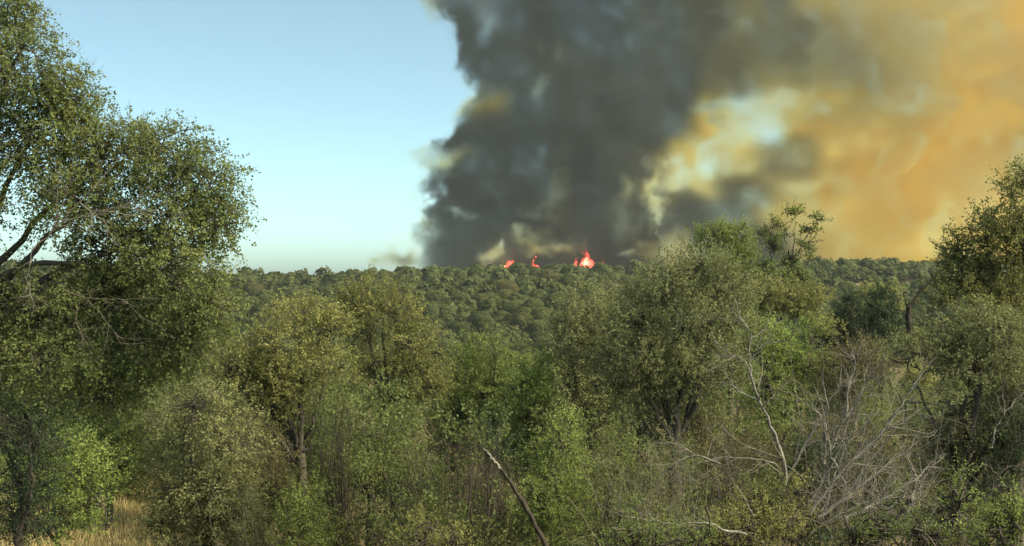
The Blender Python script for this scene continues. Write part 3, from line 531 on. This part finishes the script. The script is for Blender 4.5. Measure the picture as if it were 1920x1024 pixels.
P_('live_oak','nearer grey green oak with low spreading crown at the right','tree',24,1800,[(1700,660,50,34),(1745,690,60,55),(1820,690,75,60),(1780,760,80,60),(1900,740,70,70),(1720,740,40,45),(1870,830,80,70),(1790,840,60,60),(1770,650,50,36),(1840,620,70,50)],'grey',43,g(leaf=.06,dens=60,up=.3,spray=(.2,.4)),r0=.18,
 limbs=[(.07,[(1810,960),(1790,860),(1750,790),(1715,720)])])
P_('shrub','dark green foliage mass at the right frame edge under the oak','shrub',23,1900,[(1900,880,60,60),(1860,920,50,40),(1930,820,50,60)],'dark',44,g(leaf=.055,dens=46,up=.3),r0=.05)
P_('juniper','bright green bushy juniper with a narrow yellow tip behind the leaning snag','tree',30,1045,[(1058,795,20,26),(1052,835,38,34),(1020,860,34,28),(1045,890,58,42),(1080,880,34,30),(1020,940,70,50),(1080,950,50,45),(985,990,50,40),(1070,1000,70,40)],'bright',45,g(leaf=.055,dens=52,up=.7,spray=(.2,.45)),r0=.07)
P_('shrub','yellowish shrub at the bottom edge left of the leaning snag','shrub',24,820,[(820,985,40,28),(790,1010,45,28),(850,1015,36,26)],'olive',46,g(leaf=.045,dens=70,up=.7,spray=(.2,.45)),r0=.03)
sh=dict(leaf=.038,dens=120,up=1.0,spray=(.18,.42),nleaf=18,gap_thr=-1.0)
P_('shrub','low green shrub around the foot of the forked dead tree','shrub',18.5,1440,[(1440,960,60,26),(1400,1000,70,36),(1480,990,60,36),(1350,1020,60,26),(1500,930,36,22)],'olive',47,sh,r0=.03)
P_('shrub','low green shrub under the pale fallen branch','shrub',17,1230,[(1230,1010,70,24),(1180,1022,60,22),(1300,1018,60,22),(1190,960,30,20)],'green',48,dict(sh,dens=90),r0=.03)
P_('shrub','leafy shrub with one upright yellow shoot at the bottom right','shrub',17,1805,[(1800,985,44,26),(1770,1010,50,26),(1840,1010,50,26),(1808,930,9,26),(1820,905,5,22),(1795,955,16,20)],'bright',49,sh,r0=.03)
P_('shrub','leafy green shrub in the bottom right corner','shrub',16,1890,[(1890,985,50,26),(1930,960,36,30),(1870,1012,60,24)],'bright',50,sh,r0=.03)
P_('shrub','sparse green shrub in front of the grey brush pile','shrub',17.5,1660,[(1700,985,30,30),(1660,1005,50,24),(1620,1015,40,20),(1700,950,10,20),(1730,1000,36,26)],'green',51,dict(sh,dens=90),r0=.03)
# dead wood
dead_wood('dead_tree','pale bare dead tree with a twisting forked trunk before the bright oak','tree',23,
 [(.055,.03,[(1460,950),(1472,900),(1470,860),(1445,790),(1420,750),(1408,700)]),(.028,.010,[(1408,700),(1404,660),(1410,630),(1385,590),(1378,560)]),(.02,.007,[(1408,700),(1390,670),(1360,660),(1340,640)]),
  (.026,.008,[(1470,900),(1460,870),(1420,860),(1350,855),(1310,870)]),(.02,.006,[(1420,750),(1380,730),(1350,690),(1330,680)]),(.02,.006,[(1405,680),(1425,650),(1450,640)]),(.018,.005,[(1430,770),(1450,740),(1470,720)]),(.018,.005,[(1350,855),(1330,890),(1300,905)])],
 61,kids=(6,10),depth=2,sub=.55,tr=.008)
dead_wood('dead_tree','leaning grey dead tree propped behind the forked pale one','tree',24,
 [(.05,.02,[(1475,900),(1500,850),(1530,800),(1548,770)]),(.02,.008,[(1530,800),(1560,740),(1600,700)])],62,kids=(6,9),sub=.6)
fan=[[(1500,950),(1540,890),(1600,830),(1640,790),(1690,730)],[(1520,960),(1600,900),(1660,850),(1720,810)],[(1505,940),(1560,850),(1580,780),(1610,720)],[(1540,960),(1560,880),(1600,800),(1605,740)],
 [(1545,870),(1550,810),(1552,760),(1540,700)],[(1560,850),(1580,800),(1610,760),(1640,690)],[(1600,930),(1650,860),(1700,800),(1740,770)],[(1620,870),(1640,800),(1660,760)],[(1660,850),(1700,790),(1730,740),(1760,700)],
 [(1560,960),(1640,920),(1700,880),(1745,840)],[(1570,900),(1540,840),(1530,780),(1500,740)],[(1650,960),(1690,900),(1740,860)],[(1580,780),(1585,720),(1600,680),(1590,660)],[(1700,960),(1720,900),(1700,850)]]
dead_wood('brush_pile','heap of fallen grey dead limbs fanning up and right in front of the right oaks','brush pile',21.5,
 [((.045,.05,.03,.028)[i%4],.010,[(a,b,((i*37)%9-4)*.18) for a,b in pl]) for i,pl in enumerate(fan)],63,kids=(9,14),depth=2,sub=.55,first='limb',rest='limb',tr=.007,perp=.9)
dead_wood('brush_pile','tangle of thin grey twigs low in front of the fanned dead limbs','brush pile',20,
 [(.02,.006,[(1520,1000),(1580,960),(1640,940),(1700,930)]),(.02,.006,[(1600,1010),(1620,960),(1600,900)]),(.018,.006,[(1640,1010),(1690,960),(1740,920)]),(.018,.006,[(1560,1010),(1540,960),(1560,910)]),(.016,.006,[(1580,990),(1660,980),(1740,990)]),(.016,.006,[(1660,1000),(1650,940),(1680,880)])],64,m='dead',tw='dead',kids=(18,26),depth=2,sub=.7,first='limb',rest='limb',tr=.006,perp=1.1)
dead_wood('snag','leaning dead trunk with a pale broken top at the bottom middle','snag',26,
 [(.09,.05,[(1040,1060),(1005,985),(965,915),(935,875),(912,848)]),(.03,.012,[(928,868),(940,858),(938,850)])],65,m='weathered',depth=0)
dead_wood('broken_tip','splintered pale wood at the top of the leaning snag','wood',25.9,[(.055,.022,[(938,878),(924,862),(909,842)])],66,m='dead',depth=0,first='splinter')
dead_wood('snag','dark forked snag with a long bare arm reaching up to the right','snag',33,
 [(.14,.10,[(1703,660),(1704,610),(1703,576)]),(.10,.05,[(1703,578),(1722,553),(1738,535),(1757,514)]),(.05,.025,[(1703,578),(1698,562),(1694,552)])],67,m='weathered',tw='bark',depth=1,kids=(1,3),sub=.2)
dead_wood('fallen_branch','pale fallen branch lying across the bottom in front of the twig thicket','branch',17.8,
 [(.035,.014,[(1400,1003),(1345,990),(1322,978),(1280,985),(1235,978),(1165,968)]),(.016,.006,[(1320,978),(1300,990),(1250,1000),(1180,995)]),(.014,.005,[(1235,978),(1200,960),(1160,962)])],68,kids=(4,7),depth=1,sub=.3,first='limb',rest='limb',tr=.007)
dead_wood('stick','short straight pale stick standing left of the brush pile','branch',18,[(.016,.007,[(1413,968),(1395,935),(1372,896)])],69,depth=0,first='stem')
dead_wood('dead_branch','thin pale dead branch hanging at the right frame edge','branch',20.5,[(.02,.008,[(1860,840),(1868,800),(1885,770),(1880,740)]),(.014,.006,[(1885,770),(1910,750),(1930,720)])],70,kids=(4,6),depth=2,sub=.7,first='stem',rest='fork',tr=.006)
dead_wood('dead_branch','curved bare branch arching over the dead twig thicket','branch',22,[(.03,.01,[(1350,870),(1300,850),(1250,880),(1225,910)]),(.02,.008,[(1300,850),(1270,830),(1240,830)])],71,m='twig',kids=(5,8),depth=2,sub=.6,first='stem',rest='fork',tr=.007)
dead_wood('fallen_branch','brown dead branches in the shade at the right edge bottom','branch',21,[(.03,.01,[(1850,940),(1870,890),(1900,870),(1930,880)]),(.02,.008,[(1870,890),(1850,870),(1830,880)]),(.02,.008,[(1840,960),(1890,930),(1930,930)])],72,m='moss',tw='moss',kids=(7,11),depth=2,sub=.7,first='limb',rest='limb',tr=.007)
for a in [('bare_shrub','grey leafless thicket left of the pale dead tree',22.5,1250,900,110,70,46,81,'twig'),('bare_shrub','brownish bare thicket directly behind the pale dead tree',25,1350,800,90,90,44,82,'moss'),
          ('bare_shrub','bare grey thicket below the largest olive oak',27,1170,880,70,70,34,83,'twig'),('bare_shrub','dark twiggy shrub left of the leaning snag',30,900,910,70,70,34,84,'moss'),
          ('bare_shrub','dark bare shrub between the bright young oak and the yellowish shrub',31,800,900,60,90,30,85,'moss'),('bare_shrub','shaded twiggy shrub behind the dark forked trunk base',37,610,930,60,60,26,86,'moss'),
          ('bare_shrub','fine grey twigs rising behind the brush pile',24.5,1620,730,90,80,44,87,'twig'),('bare_shrub','grey brown bare thicket right of the brush pile under the oak',23.5,1770,860,60,60,34,88,'moss'),
          ('bare_shrub','grey bare thicket below the left grey green oak',31,470,960,60,60,26,89,'twig')]:
    brush(a[0],a[1],'shrub',a[2],a[3],a[4],a[5],a[6],int(a[7]*.8),a[8],m=a[9],leafm='brown' if a[9]=='moss' else 'grey',leafn=4200,leaf=.05)
# undergrowth between the trunks: bushes sharing meshes, leaf colours picked darker to stand for shade
def undergrowth():
    rng=np.random.default_rng(55); protos=[]
    for k,(m,nm,tw) in enumerate([('oak','bush','moss'),('green','bush','moss'),('oak','bush','moss'),('brown','bush','moss'),('dark','bush','moss'),('grey','bush','moss')]):
        r=np.random.default_rng(400+k); Y=40.; lobes=[(960+r.uniform(-52,52),512+r.uniform(-95,75),r.uniform(26,46),r.uniform(24,44)) for _ in range(8)]
        g0=globals()['ground_z']; globals()['ground_z']=lambda x,y:-99.
        V,Q,CP,CD,sl,cen=make_crown(lobes,Y,r,leaf=.075,dens=17,spray=(.25,.6),up=.7,nleaf=18,shell=.8); globals()['ground_z']=g0
        o=np.array([0,Y,EYE-1.6]); k2=np.nonzero(r.random(len(CP))<.8)[0]; st=[];
        for c in CP[k2][:110]-o:
            b=np.array([c[0]*.55,c[1]*.55,c[2]*.4]); st.append(smooth_line([b,(b+c)/2+r.normal(0,.15,3),c],6,r,.02))
        tv,tq=tubes(np.array(st),np.tile(np.linspace(.012,.003,6),(len(st),1)),3)
        protos.append((mesh_from('crown',V-o,Q,[M[m]]),mesh_from('stems',tv,tq,[M[tw]]),m)); TRIS[0]+=2*len(Q)
    col={'green':'mid green','grey':'grey green','oak':'soft green','dark':'dark green','brown':'brownish'}
    where=lambda px,Y:('left' if px<640 else 'centre' if px<1280 else 'right')
    for Y,step,lo,hi in [(28,170,560,1900),(33,150,480,1960),(38,120,-40,1960),(44,110,-40,1960),(51,100,-40,1960),(60,95,-40,1960)]:
        for px in np.arange(lo,hi,step):
            x=px+rng.uniform(-40,40); yy=Y+rng.uniform(-2.5,2.5)
            if x<300 and yy<41: continue
            if Y==28 and (1330<x<1760): continue
            cm,tm,m=protos[int(rng.choice(6,p=[.18,.16,.16,.12,.28,.1]))]; t=at(x,500,yy); s=rng.uniform(.75,1.3)*(1.15 if Y>40 else 1)
            root=bpy.data.objects.new('bush',None); COL.objects.link(root); root.location=(t[0],yy,float(ground_z(t[0],yy))-.1); root.scale=(s,s,s*rng.uniform(.85,1.15)); root.rotation_euler=(0,0,rng.uniform(0,6.28))
            link('crown',cm,root); tag(link('stems',tm,root),kind='stuff')
            tag(root,unique(f'{size(s)} {col[m]} bush {row(yy)} {near(x)}',m+'b'),'bush',f'{col[m]} bushes of the undergrowth')
undergrowth()
# shared-mesh oaks that fill the valley between the near trees and the hillside
def fill():
    rng=np.random.default_rng(77); protos=[]
    for k,(m,nm) in enumerate([('green','oak'),('grey','oak'),('olive','oak'),('dark','juniper')]):
        r=np.random.default_rng(300+k); lobes=[(960+r.uniform(-55,55),512-r.uniform(-30,60),r.uniform(28,46),r.uniform(24,38)) for _ in range(8)]
        V,Q,CP,CD,sl,cen=make_crown(lobes,60.,r,leaf=.15,dens=11,spray=(.4,.8),up=.6,nleaf=16)
        o=np.array([0,60,EYE-3.4]); protos.append((mesh_from('crown',V-o,Q,[M[m]]),nm,m)); TRIS[0]+=2*len(Q)
    tv,tq=tubes(np.array([[[0,0,-3],[.1,0,0],[0,.1,2],[.1,0,3.6]]]),np.array([[.22,.18,.13,.06]]),7); tm=mesh_from('trunk',tv,tq,[M['bark']])
    spots=[]
    for Y,top,px0,px1,step in [(58,700,-40,1980,150),(75,672,380,1990,120),(100,655,380,1990,95),(135,640,400,1700,80)]:
        for px in np.arange(px0,px1,step): spots.append((px+rng.uniform(-30,30),Y+rng.uniform(-6,6),top+rng.uniform(-8,22)))
    col={'green':'mid green','grey':'grey green','olive':'olive','dark':'dark'}
    for px,Y,top in spots:
        me,nm,m=protos[int(rng.choice(4,p=[.35,.25,.25,.15]))]; t=at(px,top,Y); gz=float(ground_z(t[0],Y)); h=t[2]-gz
        s=max(h/6.2,.6) if h<9 else h/6.2; s=min(s,2.2); root=bpy.data.objects.new(nm,None); COL.objects.link(root); root.location=(t[0],Y,t[2]-6.2*s+.0); root.scale=(s*.95,s*.95,s); root.rotation_euler=(0,0,rng.uniform(0,6.28))
        link('crown',me,root); link('trunk',tm,root)
        tag(root,unique(f'{col[m]} {nm} {deep(Y)} {near(px)}',m),'tree',f'{col[m]} {nm}s on the valley floor')
fill()
print('near tris',TRIS[0])
# ---------------------------------------------------------------- flames behind the ridge
def flame_mat():
    m,nt,o=mat('flame'); e=nt.nodes.new('ShaderNodeEmission'); e.inputs['Color'].default_value=(1,.085,.05,1); e.inputs['Strength'].default_value=.21
    nt.links.new(e.outputs[0],o.inputs['Volume']); return m
FM=flame_mat()
def cap(me,V,k):                     # close both ends so that the glowing gas is enclosed
    n=len(V); base=len(me.polygons); nl=len(me.loops); me.polygons.add(2); me.loops.add(2*k)
    idx=np.r_[np.arange(k)[::-1],np.arange(n-k,n)].astype(np.int32)
    for i,v in enumerate(idx): me.loops[nl+i].vertex_index=int(v)
    me.polygons[base].loop_start=nl; me.polygons[base+1].loop_start=nl+k; me.update(calc_edges=True)
def flame(label,px,py_top,w,n,seed):
    rng=np.random.default_rng(seed); Y=964.; b=at(px,500,Y); b[2]=float(ground_z(b[0],Y)); root=bpy.data.objects.new('flame',None); COL.objects.link(root); root.location=b
    top=at(px,py_top,Y)[2]-b[2]; W=w/F*Y; parts=0
    for k in range(n):
        x=rng.normal(0,.38)*W if k else 0.; h=top*max(.3,1-.8*(abs(x)/(W*.5)))*rng.uniform(.5,1) if k else top; r=max(.5,W*.13)*rng.uniform(.4,1.2); m=15
        z0=rng.uniform(.1,.9)*h*.7 if k%3==2 else 0.; h=h*.5 if k%3==2 else h; t=np.linspace(0,1,m); ph=rng.uniform(0,6.28,4)
        p=np.stack([x+r*(.9*np.sin(t*5+ph[0])+.5*np.sin(t*13+ph[1]))*t,rng.uniform(-2,2)+r*.6*np.sin(t*6+ph[2])*t,z0+h*t],1)
        prof=r*(np.sin(np.clip(t*1.15+.18,0,1)*np.pi)**.7*.5+.55*(1-t))*(1+.3*np.sin(t*17+ph[3])); prof[-1]=.03
        V,Q=tubes(p[None],np.abs(prof)[None]*1.25,9); w=np.sin(V[:,2]*1.7+V[:,0]*2.1+ph[0])*r*.18; V[:,0]+=w; V[:,1]+=w*.5
        me=mesh_from('flame_tongue',V,Q,[FM]); cap(me,V,9); link('flame_tongue',me,root)
    tag(root,label,'fire')
flame('tallest red flame standing behind the ridge in the dark smoke',1100,452,52,34,1)
flame('low red flames left of the tallest, just over the ridge',962,473,48,20,2)
flame('low red flames at the left end of the fire, under cream smoke',1002,478,40,16,6)
flame('small red flame hugging the left foot of the tallest flame',1080,474,20,8,7)
flame('tiny red flame right of the tallest flame',1203,476,20,9,3)
flame('faint red flame glimpsed beside the near olive crown',1262,470,20,9,4)
flame('small red flame hugging the right foot of the tallest flame',1130,474,22,9,5)
